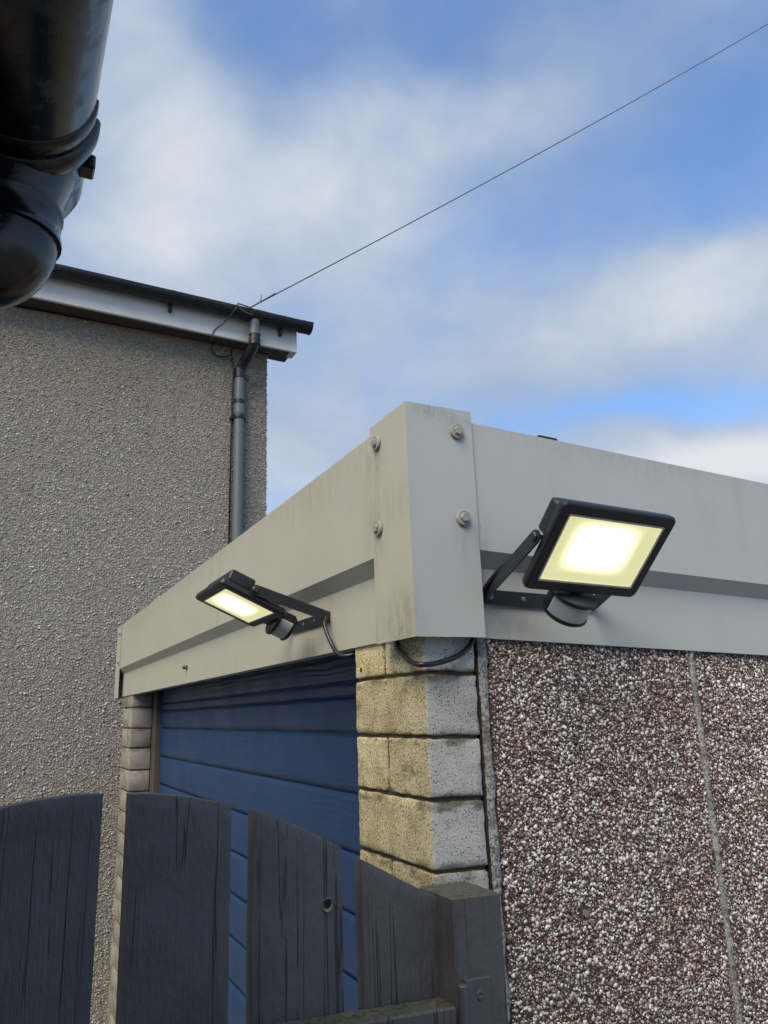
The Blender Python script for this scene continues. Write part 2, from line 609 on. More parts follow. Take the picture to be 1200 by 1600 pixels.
def mat_plastic(name, c, rough=0.35, grime=0.3, grimec=(0.12, 0.12, 0.09)):
    m, b, p = material(name, rough, 0, 0.5)
    o = b.obj()
    n = b.noise(o, 38, 5, 0.68)
    n2 = b.noise(o, 9, 3, 0.6)
    g = b.math('MULTIPLY', b.smooth(n, 0.50, 0.62), b.smooth(n2, 0.40, 0.56, 0, grime))
    b.put(p.inputs['Base Color'], b.mix(g, c, grimec))
    b.put(p.inputs['Roughness'], b.math('ADD', b.math('MULTIPLY', g, 0.5), rough))
    b.put(p.inputs['Normal'], b.bump(n, 0.08, 0.001))
    return m


M_FASCIA = mat_fascia()
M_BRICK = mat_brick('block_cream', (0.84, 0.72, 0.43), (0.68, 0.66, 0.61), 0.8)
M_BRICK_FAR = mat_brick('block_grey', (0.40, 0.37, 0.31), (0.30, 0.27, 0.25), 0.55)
M_MORTAR = mat_mortar()
M_MORTAR_DARK = mat_simple('joint_mortar', (0.075, 0.055, 0.034), 0.95, 0.8, 150, 0.25)
M_CRACK_SHADE = mat_simple('crack_shade', (0.025, 0.022, 0.018), 0.95, 0.5, 200, 0.2)  # near-black colour standing in for the shade inside the corner crack
M_DARK = mat_simple('dark_void', (0.012, 0.012, 0.012), 0.95)
M_PANEL = mat_dash_base('panel_matrix', (0.10, 0.066, 0.054), (0.15, 0.10, 0.085), (0.24, 0.18, 0.155), 200, 0.002)
M_CHIPS = mat_chips('panel_chips', [(0.0, (0.76, 0.71, 0.665)), (0.20, (0.57, 0.495, 0.45)), (0.33, (0.41, 0.32, 0.28)),
                                    (0.45, (0.24, 0.165, 0.14)), (0.60, (0.12, 0.078, 0.064)), (0.76, (0.38, 0.36, 0.345)), (0.87, (0.84, 0.81, 0.77))],
                    (0.66, 0.50, 0.42), 0.55)
M_HARL = mat_dash_base('harling_matrix', (0.21, 0.198, 0.175), (0.28, 0.265, 0.24), (0.37, 0.355, 0.33), 90, 0.006)
M_HCHIPS = mat_harl_chips('harling_chips', [(0.0, (0.43, 0.395, 0.335)), (0.3, (0.36, 0.325, 0.272)), (0.55, (0.29, 0.26, 0.215)), (0.75, (0.49, 0.455, 0.40)), (0.9, (0.61, 0.575, 0.515))])
M_DOOR = mat_door()
M_FRAME = mat_wood('frame_wood', (0.085, 0.065, 0.045), 0, 0.3)
M_PICKET = mat_wood('picket_paint', (0.112, 0.099, 0.106), 0.35, 0.18)
M_POST = mat_wood('post_paint', (0.098, 0.090, 0.095), 0.65, 0.25)
M_HINGE = mat_simple('hinge_paint', (0.085, 0.088, 0.096), 0.45, 0.12, 300, 0.1)
M_BLACK = mat_plastic('gutter_black', (0.003, 0.003, 0.0035), 0.22, 0.5, (0.06, 0.065, 0.058))
M_BLACK2 = mat_plastic('rainwater_black', (0.006, 0.006, 0.007), 0.42, 0.25)
M_PIPE = mat_plastic('downpipe_grey', (0.115, 0.125, 0.14), 0.45, 0.3)
M_UPVC = mat_simple('white_board', (0.66, 0.655, 0.63), 0.7, 0.0, 60, 0.08)
M_LAMP = mat_simple('lamp_black', (0.016, 0.017, 0.020), 0.42, 0.05, 500, 0.1)
M_BRKT = mat_simple('bracket_black', (0.020, 0.022, 0.025), 0.40, 0.05, 400, 0.1)
M_STEEL = mat_simple('steel', (0.42, 0.42, 0.40), 0.35, 0.0, 200, 0.2, 0.5, 0.9)
M_BOLT = mat_simple('bolt_paint', (0.36, 0.35, 0.30), 0.5, 0.1, 300, 0.2)
M_CABLE = mat_simple('cable_black', (0.012, 0.012, 0.013), 0.35)
M_WIRE = mat_simple('wire_grey', (0.07, 0.07, 0.075), 0.6)
M_ROOF = mat_simple('roof_grey', (0.09, 0.09, 0.09), 0.9, 0.5, 60)
M_GROUND = mat_simple('ground_concrete', (0.24, 0.23, 0.21), 0.95, 0.6, 40, 0.2)
M_LENS = mat_simple('sensor_lens', (0.55, 0.55, 0.55), 0.5, 0.0, 100, 0.05)
M_KNOT = mat_simple('bare_knot', (0.30, 0.27, 0.13), 0.8, 0.3, 400, 0.2)
M_TILE = mat_simple('roof_tile', (0.10, 0.085, 0.075), 0.9, 0.5, 40)


def mat_led():
    """frosted glass lit from behind by a square LED module: brightest over the module"""
    m, b, p = material('lit_glass', 0.25, 0, 0.5)
    uv = b.node('ShaderNodeTexCoord').outputs['UV']
    s = b.sep(uv)
    ax = b.math('ABSOLUTE', b.math('SUBTRACT', s[0], 0.47))
    ay = b.math('ABSOLUTE', b.math('SUBTRACT', s[1], 0.56))
    fx = b.smooth(ax, 0.12, 0.40, 1, 0)
    fy = b.smooth(ay, 0.12, 0.44, 1, 0)
    core = b.math('MULTIPLY', fx, fy)
    bord = b.math('MAXIMUM', b.smooth(b.math('ABSOLUTE', b.math('SUBTRACT', s[0], 0.5)), 0.484, 0.490), b.smooth(b.math('ABSOLUTE', b.math('SUBTRACT', s[1], 0.5)), 0.474, 0.484))
    st = b.math('ADD', b.math('ADD', b.math('MULTIPLY', core, 1.2), 0.30), b.math('MULTIPLY', bord, 0.12))
    b.put(p.inputs['Base Color'], (0.35, 0.35, 0.30, 1))
    b.put(p.inputs['Emission Color'], b.mix(core, (0.86, 0.84, 0.42), (1.0, 0.97, 0.72)))
    b.put(p.inputs['Emission Strength'], st)
    return m


M_LED = mat_led()

# ------------------------------------------------------------------ ground
bm = bmesh.new()
bmesh.ops.create_grid(bm, x_segments=8, y_segments=8, size=800)
bmesh.ops.translate(bm, vec=(0, 0, GROUND), verts=bm.verts[:])
tag(build('ground', bm, M_GROUND), kind='structure')

# ------------------------------------------------------------------ stone chips


def chip_mesh(name, pts, sizes, mat, parent, flat=0.6, ico=True, axis='y'):
    """pts: N x 3 centres on a wall that faces -y; one angular stone per centre"""
    if ico:
        t = (1 + 5 ** 0.5) / 2
        base = np.array([(-1, t, 0), (1, t, 0), (-1, -t, 0), (1, -t, 0), (0, -1, t), (0, 1, t), (0, -1, -t), (0, 1, -t), (t, 0, -1), (t, 0, 1), (-t, 0, -1), (-t, 0, 1)], float)
        base /= np.linalg.norm(base[0])
        faces = np.array([(0, 11, 5), (0, 5, 1), (0, 1, 7), (0, 7, 10), (0, 10, 11), (1, 5, 9), (5, 11, 4), (11, 10, 2), (10, 7, 6), (7, 1, 8),
                          (3, 9, 4), (3, 4, 2), (3, 2, 6), (3, 6, 8), (3, 8, 9), (4, 9, 5), (2, 4, 11), (6, 2, 10), (8, 6, 7), (9, 8, 1)])
    else:
        base = np.array([(1, 0, 0), (-1, 0, 0), (0, 1, 0), (0, -1, 0), (0, 0, 1), (0, 0, -1)], float)
        faces = np.array([(0, 2, 4), (2, 1, 4), (1, 3, 4), (3, 0, 4), (2, 0, 5), (1, 2, 5), (3, 1, 5), (0, 3, 5)])
    N = len(pts)
    nv = len(base)
    V = np.repeat(base[None], N, 0)
    V = V * (1 + rng.normal(0, 0.16, (N, nv, 1)))
    # random rotation
    q = rng.normal(size=(N, 4))
    q /= np.linalg.norm(q, axis=1)[:, None]
    w, x, y, z = q.T
    Rm = np.stack([np.stack([1 - 2 * (y * y + z * z), 2 * (x * y - z * w), 2 * (x * z + y * w)], 1),
                   np.stack([2 * (x * y + z * w), 1 - 2 * (x * x + z * z), 2 * (y * z - x * w)], 1),
                   np.stack([2 * (x * z - y * w), 2 * (y * z + x * w), 1 - 2 * (x * x + y * y)], 1)], 1)
    stretch = np.stack([rng.uniform(0.8, 1.35, N), rng.uniform(0.6, 1.0, N), rng.uniform(0.7, 1.1, N)], 1)
    V = V * stretch[:, None, :]
    V = np.einsum('nij,nvj->nvi', Rm, V)
    V[:, :, 1] *= flat
    V = V * sizes[:, None, None] + pts[:, None, :]
    F = faces[None] + (np.arange(N) * nv)[:, None, None]
    V = V.reshape(-1, 3)
    F = F.reshape(-1, 3)
    me = bpy.data.meshes.new(name)
    me.vertices.add(len(V))
    me.vertices.foreach_set('co', V.ravel().astype(np.float32))
    me.loops.add(F.size)
    me.loops.foreach_set('vertex_index', F.ravel().astype(np.int32))
    me.polygons.add(len(F))
    me.polygons.foreach_set('loop_start', (np.arange(len(F)) * 3).astype(np.int32))
    me.update(calc_edges=True)
    o = link_mesh(name, me, mat, parent)
    tag(o, kind='stuff')
    return o


def scatter(x0, x1, z0, z1, step, jit=0.55):
    nx, nz = int((x1 - x0) / step), int((z1 - z0) / (step * 0.87))
    gx, gz = np.meshgrid(np.arange(nx), np.arange(nz))
    X = x0 + (gx + 0.5 * (gz % 2) + rng.uniform(-jit, jit, gx.shape)) * step
    Z = z0 + (gz + rng.uniform(-jit, jit, gx.shape)) * step * 0.87
    X, Z = X.ravel(), Z.ravel()
    ok = (X > x0) & (X < x1) & (Z > z0) & (Z < z1)
    return X[ok], Z[ok]


# ------------------------------------------------------------------ garage
HP, HT, ZB, ZB2, RECESS = 0.357, 0.37, 0.142, 0.117, 0.025
LEN = 3.16           # fascia length along the front
SLOPE = 0.04
DEPTH = 5.2
garage = empty('garage', (0.03, 0.03, GROUND),
               'concrete sectional garage with pale grey metal fascia, blue door and pebbled side wall', 'garage')

# wall core: pebbled side panels between mortar joints (facing -y)
WALL_Y = 0.03
seams = [0.1465, 0.596, 1.046, 1.496, 1.946, 2.396, 2.846, 3.296, 3.746, 4.196, 4.646, 5.096]


def panel_bounds(i):
    return seams[i] + (0.0 if i == 0 else 0.006), seams[i + 1] - 0.006


for i in range(len(seams) - 1):
    a, b_ = panel_bounds(i)
    bm = bmesh.new()
    box(bm, (a, WALL_Y + 0.004, GROUND), (b_, WALL_Y + 0.05, 0.10), 0.004, 1)
    pn = build('side_panel', bm, M_PANEL, garage)
    if i < 3:
        x, z = scatter(a + 0.001, b_ - 0.001, -1.0 if i < 2 else -0.75, 0.03, 0.0038)
        ragged = np.array([mnoise.noise((0, 0, zz * 70.0)) + 0.6 * random.uniform(-1, 1) for zz in z]) * 0.004
        keep = (x > a + ragged * 1.3 + 0.0005) & (x < b_ + ragged)
        if i == 0:
            keep &= (x - 0.293) ** 2 + (z + 0.415) ** 2 > 0.0105 ** 2
        x, z = x[keep], z[keep]
        sz = np.clip(rng.lognormal(math.log(0.00245), 0.42, len(x)), 0.0011, 0.0054)
        pts = np.stack([x, WALL_Y + 0.0035 + rng.normal(0, 0.0009, len(x)), z], 1)
        chip_mesh('pebbles', pts, sz, M_CHIPS, pn, 0.5, ico=False)
        if i == 0:
            bm = bmesh.new()
            tube(bm, [(0.2955, WALL_Y - 0.0005, -0.416), (0.2955, WALL_Y + 0.006, -0.416)], 0.0055, 14)
            build('plug', bm, M_MORTAR, pn)
# mortar joints between the panels, ragged strips
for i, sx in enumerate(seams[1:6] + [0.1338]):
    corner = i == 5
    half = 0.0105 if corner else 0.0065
    bm = bmesh.new()
    nseg = 700
    rows = []
    for k_ in range(nseg + 1):
        z = GROUND + (0.05 - GROUND) * k_ / nseg
        wl = half * (1 + 0.28 * mnoise.noise((z * 25, sx * 9, 0))) if not corner else half
        wr = half * (1 + (0.5 if corner else 0.28) * mnoise.noise((z * 25, sx * 9, 5.0)))
        yy = WALL_Y - (0.0012 if not corner else 0.003)
        row = []
        for t in (-1, -0.90 + 0.16 * mnoise.noise((sx, z * 45, 8.0)) if corner else -0.5, 0, 0.5, 1):
            xx = sx + (wl if t < 0 else wr) * t
            h = yy + 0.0026 * mnoise.noise((xx * 160, z * 130, 1.0)) + 0.0018 * mnoise.noise((xx * 420, z * 380, 4.0)) + (0.006 if abs(t) == 1 else 0)
            if corner and t == -1:
                xx += 0.0012 * mnoise.noise((0, z * 60, 3.0))
            row.append(bm.verts.new((xx, h, z)))
        row.append(bm.verts.new((sx + wr, yy + 0.03, z)))
        row.append(bm.verts.new((sx - wl, yy + 0.03, z)))
        rows.append(row)
    for a, b_ in zip(rows, rows[1:]):
        for j in range(7):
            j2 = (j + 1) % 7
            fc = bm.faces.new((a[j], a[j2], b_[j2], b_[j]))
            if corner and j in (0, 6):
                fc.material_index = 1  # gap-side faces painted dark so the crack reads as shaded
    mj = build('mortar_joint', bm, M_MORTAR, garage, smooth=True)
    mj.data.materials.append(M_CRACK_SHADE)

# other walls of the garage
bm = bmesh.new()
box(bm, (0.16, 3.04, GROUND), (DEPTH, 3.09, 0.1), 0)
build('rear_side_wall', bm, M_PANEL, garage)
bm = bmesh.new()
box(bm, (DEPTH, 0.03, GROUND), (DEPTH + 0.05, 3.09, 0.1), 0)
build('back_wall', bm, M_PANEL, garage)
bm = bmesh.new()
box(bm, (0.126, 0.075, GROUND), (0.146, 0.30, 0.1), 0)
build('inner_post', bm, M_DARK, garage)


# ---- pillars of moulded blocks
def rough_block(lo, hi, seed, cut=(8, 6, 4), amp=0.0022, bev=0.006):
    bm = bmesh.new()
    lo, hi = Vector(lo), Vector(hi)
    # box grid with rounded edges
    nx, ny, nz = cut
    def axis_pts(a, b_, n):
        inner = [a + (b_ - a) * i / n for i in range(n + 1)]
        return sorted(set([round(t, 6) for t in inner + [a + bev * 0.4, a + bev, b_ - bev, b_ - bev * 0.4]]))
    ax = [axis_pts(lo[i], hi[i], cut[i]) for i in range(3)]
    cache = {}

    def vert(p):
        key = tuple(round(c, 6) for c in p)
        if key not in cache:
            cache[key] = bm.verts.new(p)
        return cache[key]
    for d in range(3):
        u, v = [i for i in range(3) if i != d]
        for side in (lo[d], hi[d]):
            side = round(side, 6)
            for i in range(len(ax[u]) - 1):
                for j in range(len(ax[v]) - 1):
                    q = []
                    for (a, b_) in ((i, j), (i + 1, j), (i + 1, j + 1), (i, j + 1)):
                        p = [0, 0, 0]
                        p[d] = side
                        p[u] = ax[u][a]
                        p[v] = ax[v][b_]
                        q.append(vert(p))
                    bm.faces.new(q)
    for vv in bm.verts:
        p = vv.co
        c = Vector([min(max(p[i], lo[i] + bev), hi[i] - bev) for i in range(3)])
        dlt = p - c
        if dlt.length > 1e-7:
            outn = dlt.normalized()
            p2 = c + outn * bev
            s = Vector((seed * 3.1, seed * 1.7, seed * 0.9))
            a = mnoise.noise(p * 70 + s) * amp + mnoise.noise(p * 240 + s) * amp * 0.5
            edge = sum(1 for i in range(3) if abs(dlt[i]) > bev * 0.35)
            if edge >= 2:
                a += min(0.0, mnoise.noise(p * 60 + s * 2)) * amp * 2.6
            vv.co = p2 + outn * a
    return bm


COURSES = [0.05, -0.051, -0.1445, -0.2320, -0.3275]
while COURSES[-1] > GROUND + 0.05:
    COURSES.append(COURSES[-1] - 0.0925)
COURSES[-1] = GROUND
PX0, PX1 = 0.030, 0.1215
JT = 0.0056


def pillar(name, y_out, y_in, mat, detail, split_at):
    """y_out: the outer corner of the garage, y_in: the edge at the door"""
    root = empty(name, (0, 0, 0))
    root.parent = garage
    root.location = Vector((PX0, min(y_out, y_in), GROUND)) - garage.location
    ya, yb = min(y_out, y_in), max(y_out, y_in)
    bm = bmesh.new()
    box(bm, (PX0 + 0.0046, ya + 0.0042, GROUND), (PX1 - 0.003, yb - 0.006, 0.06), 0)
    shear(bm, SLOPE, PX0)
    build('mortar_core', bm, M_MORTAR_DARK, root)
    protos = {}
    for i in range(len(COURSES) - 1):
        zt, zb = COURSES[i] - JT / 2, COURSES[i + 1] + JT / 2
        spans = [(ya, yb)] if i % 2 == 1 else [(ya, split_at - 0.0042), (split_at + 0.0042, yb)]
        for j, (a, b_) in enumerate(spans):
            fine_ = detail and i < 9
            key = (i % 2, j, round(zt - zb, 4), fine_)
            if key in protos and not (detail and i < 7):
                src, zsrc = protos[key]
                copy_of(src, root, (0, 0, zb - zsrc))
                continue
            bm = rough_block((PX0, a, zb), (PX1, b_, zt), i * 7 + j * 3 + (0 if detail else 50), (7, 14, 8) if fine_ else (2, 3, 2), 0.0016 if fine_ else 0.0012, 0.0030)
            shear(bm, SLOPE, PX0)
            o = build('brick', bm, mat, root, smooth=True)
            protos[key] = (o, zb)
    return root


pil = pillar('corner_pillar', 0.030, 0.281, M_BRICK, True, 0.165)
pil2 = pillar('door_pillar', 3.03, 2.77, M_BRICK_FAR, False, 2.89)
# screw stain / hole in the top block near the door
bm = bmesh.new()
tube(bm, [(0.0285, 0.2532, -0.0340), (0.034, 0.2532, -0.0340)], 0.0042, 12)
hole = build('screw_hole', bm, mat_simple('rusty_hole', (0.05, 0.025, 0.012), 0.9), pil)

# ---- door
DX = 0.15
door = empty('garage_door', (0, 0, 0))
door.parent = garage
door.location = Vector((DX, 0.3, GROUND)) - garage.location
zs = [0.13, -0.042, -0.070, -0.148, -0.271, -0.389, -0.508]
while zs[-1] > GROUND + 0.15:
    zs.append(zs[-1] - 0.119)
zs.append(GROUND + 0.02)
for zt, zb in zip(zs, zs[1:]):
    small = zt - zb < 0.05
    gp = 0.0012 if small else 0.0030
    ch = 0.002 if small else 0.006
    bm = bmesh.new()
    prism(bm, [(DX + 0.02, zb + gp), (DX + ch, zb + gp), (DX + 0.001, zb + gp + ch), (DX, zb + gp + ch * 2),
               (DX, zt - gp - ch * 2), (DX + 0.001, zt - gp - ch), (DX + ch, zt - gp), (DX + 0.02, zt - gp)], 0.20, 2.70, 1)
    build('door_panel', bm, M_DOOR, door, auto=40)
bm = bmesh.new()
box(bm, (DX + 0.013, 0.21, GROUND + 0.03), (DX + 0.026, 2.69, 0.12), 0)
build('door_backing', bm, M_DOOR, door)
bm = bmesh.new()
box(bm, (PX1 + 0.002, 2.695, GROUND), (DX + 0.03, 2.80, 0.06), 0.003, 1)
build('door_frame', bm, M_FRAME, garage)
bm = bmesh.new()
box(bm, (PX1 + 0.002, 0.16, GROUND), (DX - 0.004, 0.275, 0.06), 0.003, 1)
build('door_frame', bm, M_FRAME, garage)
# lintel behind the fascia
bm = bmesh.new()
box(bm, (0.06, 0.05, 0.062), (0.14, 3.05, 0.33), 0)
build('lintel', bm, M_DARK, garage)
bm = bmesh.new()
box(bm, (0.16, 0.06, 0.101), (DEPTH, 0.10, 0.30), 0)
shear(bm, SLOPE)
build('wall_plate', bm, M_DARK, garage)

# ---- fascia
prof_f = [(0.050, HP), (0.003, HP), (0.003, ZB), (RECESS, ZB2), (RECESS, 0.006), (RECESS + 0.03, 0.006)]
bm = sheet([(x, z) for x, z in prof_f], 0.02, LEN - 0.005, 1, 0.0015, 12)
front_f = build('front_fascia', bm, M_FASCIA, garage)
bm = sheet([(x, z) for x, z in prof_f], 0.02, DEPTH + 0.1, 0, 0.0015, 14)
shear(bm, SLOPE)
side_f = build('side_fascia', bm, M_FASCIA, garage)
prof_b = [(LEN - x, z) for x, z in prof_f]
bm = sheet(prof_b, 0.02, DEPTH + 0.1, 0, 0.0015, 2)
shear(bm, SLOPE)
build('side_fascia', bm, M_FASCIA, garage)
# corner trims
def bolt(parent, pos, nrm, r=0.0128):
    """cap washer with a hexagonal head"""
    n = Vector(nrm)
    u = Vector((0, 0, 1)).cross(n).normalized()
    v = n.cross(u)
    p = Vector(pos)
    bm = bmesh.new()
    prof = [(1.0, 0.0), (1.0, 0.0030), (0.95, 0.0040), (0.84, 0.0044), (0.80, 0.0040), (0.62, 0.0044), (0.5, 0.0044)]
    rings = [ring_pts(p + n * h, u, v, r * rr, 20) for rr, h in prof]
    skin_rings(bm, rings)
    o = build('washer', bm, M_BOLT, parent, auto=35)
    bm = bmesh.new()
    a0 = random.uniform(0, 1)
    cu = u * math.cos(a0) + v * math.sin(a0)
    cv = n.cross(cu)
    skin_rings(bm, [ring_pts(p + n * h, cu, cv, rr, 6) for rr, h in ((r * 0.58, 0.0042), (r * 0.58, 0.0078), (r * 0.50, 0.0086))])
    build('bolt_head', bm, M_BOLT, parent)


def trim(name, pts, h0, h1):
    bm = sheet(pts, h0, h1, 2, 0.0015, 1)
    return build(name, bm, M_FASCIA, garage)


t1 = trim('corner_trim', [(0.1235, 0.0), (0.0, 0.0), (0.0, 0.1295)], -0.001, HT)
for (y, z) in ((0.1015, 0.3327), (0.105, 0.1853)):
    bolt(t1, (-0.0012, y, z), (-1, 0, 0))
for (x, z) in ((0.0925, 0.3304), (0.0946, 0.1852)):
    bolt(t1, (x, -0.0012, z), (0, -1, 0))
t2 = trim('corner_trim', [(0.1235, LEN), (0.0, LEN), (0.0, LEN - 0.1295)], -0.001, HT - 0.013)
for (y, z) in ((LEN - 0.10, 0.32), (LEN - 0.10, 0.175)):
    bolt(t2, (-0.0012, y, z), (-1, 0, 0))
# stray screw low on the front fascia
bm = bmesh.new()
skin_rings(bm, [ring_pts(Vector((RECESS - 0.0015 - h, 1.62, 0.057)), Vector((0, 1, 0)), Vector((0, 0, 1)), rr, 10) for rr, h in ((0.009, 0), (0.009, 0.002), (0.006, 0.003), (0.006, 0.012), (0.003, 0.014))])
build('fixing_screw', bm, mat_simple('rusted_screw', (0.12, 0.09, 0.06), 0.8), front_f)
# roof sheet and the small dark lap of felt above the side fascia
bm = bmesh.new()
box(bm, (0.05, 0.05, 0.30), (DEPTH, LEN - 0.05, 0.325), 0)
shear(bm, SLOPE)
build('roof', bm, M_ROOF, garage)
bm = bmesh.new()
box(bm, (0.300, 0.045, 0.325), (0.345, 0.09, 0.3835), 0.003, 1)
shear(bm, SLOPE)
build('roof_felt_lap', bm, M_DARK, garage)

# ------------------------------------------------------------------ floodlights


def floodlight(name, label, centre, wax, out, tilt, s, base_off, wall_pt, group=None):
    """centre: middle of the glass; wax: unit vector across; out: wall normal; tilt from vertical"""
    c = Vector(centre)
    w = Vector(wax).normalized()
    o = Vector(out)
    z = Vector((0, 0, 1))
    d = z * math.cos(tilt) + o * math.sin(tilt)
    n = o * math.cos(tilt) - z * math.sin(tilt)
    root = empty(name, wall_pt, label, 'floodlight', group)

    def L(a, b_, e):
        return c + w * (a * s) + d * (b_ * s) + n * (e * s)

    def local(bm):
        for v in bm.verts:
            v.co = L(*v.co)
        return bm

    def rrect(hw, hh, r, e, k=5, cy=0.0):
        pts = []
        for (sx, sy, a0) in ((1, 1, 0), (-1, 1, 90), (-1, -1, 180), (1, -1, 270)):
            for i in range(k + 1):
                a = R_(a0 + 90 * i / k)
                pts.append(Vector((sx * (hw - r) + r * math.cos(a), cy + sy * (hh - r) + r * math.sin(a), e)))
        return pts
    GW, GH = 0.090, 0.0565
    # bezel: outer shell with a recessed inner edge
    bm = bmesh.new()
    skin_rings(bm, [rrect(0.102, 0.069, 0.009, -0.0155), rrect(0.1070, 0.0740, 0.010, -0.0125), rrect(0.1085, 0.0755, 0.010, -0.004), rrect(0.1072, 0.0742, 0.010, -0.0008),
                    rrect(0.1055, 0.0725, 0.009, 0.0004), rrect(GW + 0.003, GH + 0.003, 0.004, 0.0004), rrect(GW, GH, 0.003, -0.003), rrect(GW - 0.002, GH - 0.002, 0.003, -0.006)])
    build('bezel', local(bm), M_LAMP, root, auto=28)
    # gasket edge that catches the light
    bm = bmesh.new()
    skin_rings(bm, [rrect(GW + 0.0012, GH + 0.0012, 0.003, -0.0025), rrect(GW + 0.0012, GH + 0.0012, 0.003, 0.0006), rrect(GW - 0.0016, GH - 0.0016, 0.0025, 0.0004), rrect(GW - 0.0016, GH - 0.0016, 0.0025, -0.0025)], caps=False)
    build('gasket', local(bm), mat_gasket, root)
    # lit glass
    bm = bmesh.new()
    uvl = bm.loops.layers.uv.new('UVMap')
    vs = [bm.verts.new(v) for v in ((-GW + 0.001, -GH + 0.001, -0.0012), (GW - 0.001, -GH + 0.001, -0.0012), (GW - 0.001, GH - 0.001, -0.0012), (-GW + 0.001, GH - 0.001, -0.0012))]
    vb = [bm.verts.new(v.co + Vector((0, 0, -0.0015))) for v in vs]
    bm.faces.new(vs)
    bm.faces.new(vb[::-1])
    for i in range(4):
        bm.faces.new((vs[i], vb[i], vb[(i + 1) % 4], vs[(i + 1) % 4]))
    for f in bm.faces:
        for lp in f.loops:
            lp[uvl].uv = ((lp.vert.co.x + GW) / (2 * GW), (lp.vert.co.y + GH) / (2 * GH))
    build('lit_glass', local(bm), M_LED, root)
    # driver box on the back, with fins below it
    bm = bmesh.new()
    box(bm, (-0.099, 0.006, -0.042), (0.099, 0.062, -0.0145), 0.007, 3)
    build('driver_box', local(bm), M_LAMP, root, auto=35)
    bm = bmesh.new()
    for i in range(11):
        x = -0.075 + i * 0.015
        box(bm, (x - 0.0015, -0.062, -0.026), (x + 0.0015, 0.005, -0.0145), 0)
    build('cooling_fins', local(bm), M_LAMP, root)
    # bracket: two arms and a foot bar on the wall
    AX = 0.1125
    pv_d, pv_n = 0.004, -0.019
    basep = Vector(base_off)            # world point of the foot bar's middle
    arms = []
    for sgn in (-1, 1):
        p = L(sgn * AX, pv_d, pv_n)
        q = basep + w * (sgn * AX * s) + o * 0.002
        ax = (q - p).normalized()
        side = ax.cross(w).normalized()
        bm = bmesh.new()
        hw_ = 0.0105 * s
        prof = []
        for i in range(9):
            a = R_(90 + 180 * i / 8)
            prof.append((math.cos(a) * hw_, math.sin(a) * hw_))
        Ln = (q - p).length
        prof += [(Ln, -hw_), (Ln, hw_)]
        rings = []
        for tt in (-0.0016, 0.0016):
            rings.append([p + ax * a + side * b_ + w * (tt) for a, b_ in prof])
        skin_rings(bm, rings)
        arm = build('bracket_arm', bm, M_BRKT, root)
        bm = bmesh.new()
        skin_rings(bm, [ring_pts(p + w * (sgn * h), ax, side, rr, 12) for rr, h in ((0.0075, 0.0016), (0.0075, 0.004), (0.005, 0.0062))])
        build('pivot_bolt', bm, M_BRKT, arm)
        arms.append((p, q, ax, side))
    bm = bmesh.new()
    hh = 0.0115 * s
    a0 = basep - w * (AX * s + 0.0016)
    a1 = basep + w * (AX * s + 0.0016)
    rings = []
    for pp in (a0, a1):
        rings.append([pp + z * -hh, pp + z * hh, pp + z * hh + o * 0.003, pp - z * hh + o * 0.003])
    skin_rings(bm, rings)
    foot = build('bracket_foot', bm, M_BRKT, root)
    for t in (-0.098, -0.034, 0.034):
        bm = bmesh.new()
        cc = basep + w * (t * s) + o * 0.003
        skin_rings(bm, [ring_pts(cc + o * h, w, z, rr, 10) for rr, h in ((0.0042, 0.0), (0.0042, 0.0008), (0.0025, 0.0016))])
        build('screw', bm, M_STEEL, foot)
    # motion sensor hanging under the lower edge
    sens = empty('motion_sensor', (0, 0, 0))
    sens.parent = root
    sens.location = L(0, -0.10, -0.012) - root.location
    bm = bmesh.new()
    tube(bm, [(0, -0.070, -0.013), (0, -0.084, -0.013)], 0.0125, 16)
    build('neck', local(bm), M_LAMP, sens, auto=35)

    def dshape(r, back, y, k=16):
        r *= 1.08
        pts = [Vector((r * math.cos(a), y, -0.012 + r * 0.92 * math.sin(a))) for a in [math.pi * i / k for i in range(k + 1)]]
        pts += [Vector((-r, y, -0.012 - back)), Vector((-r * 0.8, y, -0.012 - back - 0.006)), Vector((r * 0.8, y, -0.012 - back - 0.006)), Vector((r, y, -0.012 - back))]
        return pts
    bm = bmesh.new()
    skin_rings(bm, [dshape(0.033, 0.008, -0.0815), dshape(0.0355, 0.009, -0.0835), dshape(0.0355, 0.009, -0.0885), dshape(0.033, 0.008, -0.0905)])
    build('cap', local(bm), M_LAMP, sens, auto=40)
    bm = bmesh.new()
    skin_rings(bm, [dshape(0.0325, -0.004, -0.0890), dshape(0.0325, -0.004, -0.1185)])
    build('lens', local(bm), M_LENS, sens, auto=40)
    bm = bmesh.new()
    skin_rings(bm, [dshape(0.0345, 0.009, -0.1180), dshape(0.0345, 0.009, -0.1225), dshape(0.030, 0.007, -0.1265)])
    build('cap', local(bm), M_LAMP, sens, auto=40)
    bm = bmesh.new()
    box(bm, (-0.0345, -0.120, -0.030), (0.0345, -0.088, -0.010), 0.003, 2)
    build('sensor_back', local(bm), M_LAMP, sens, auto=40)
    return root, L, arms


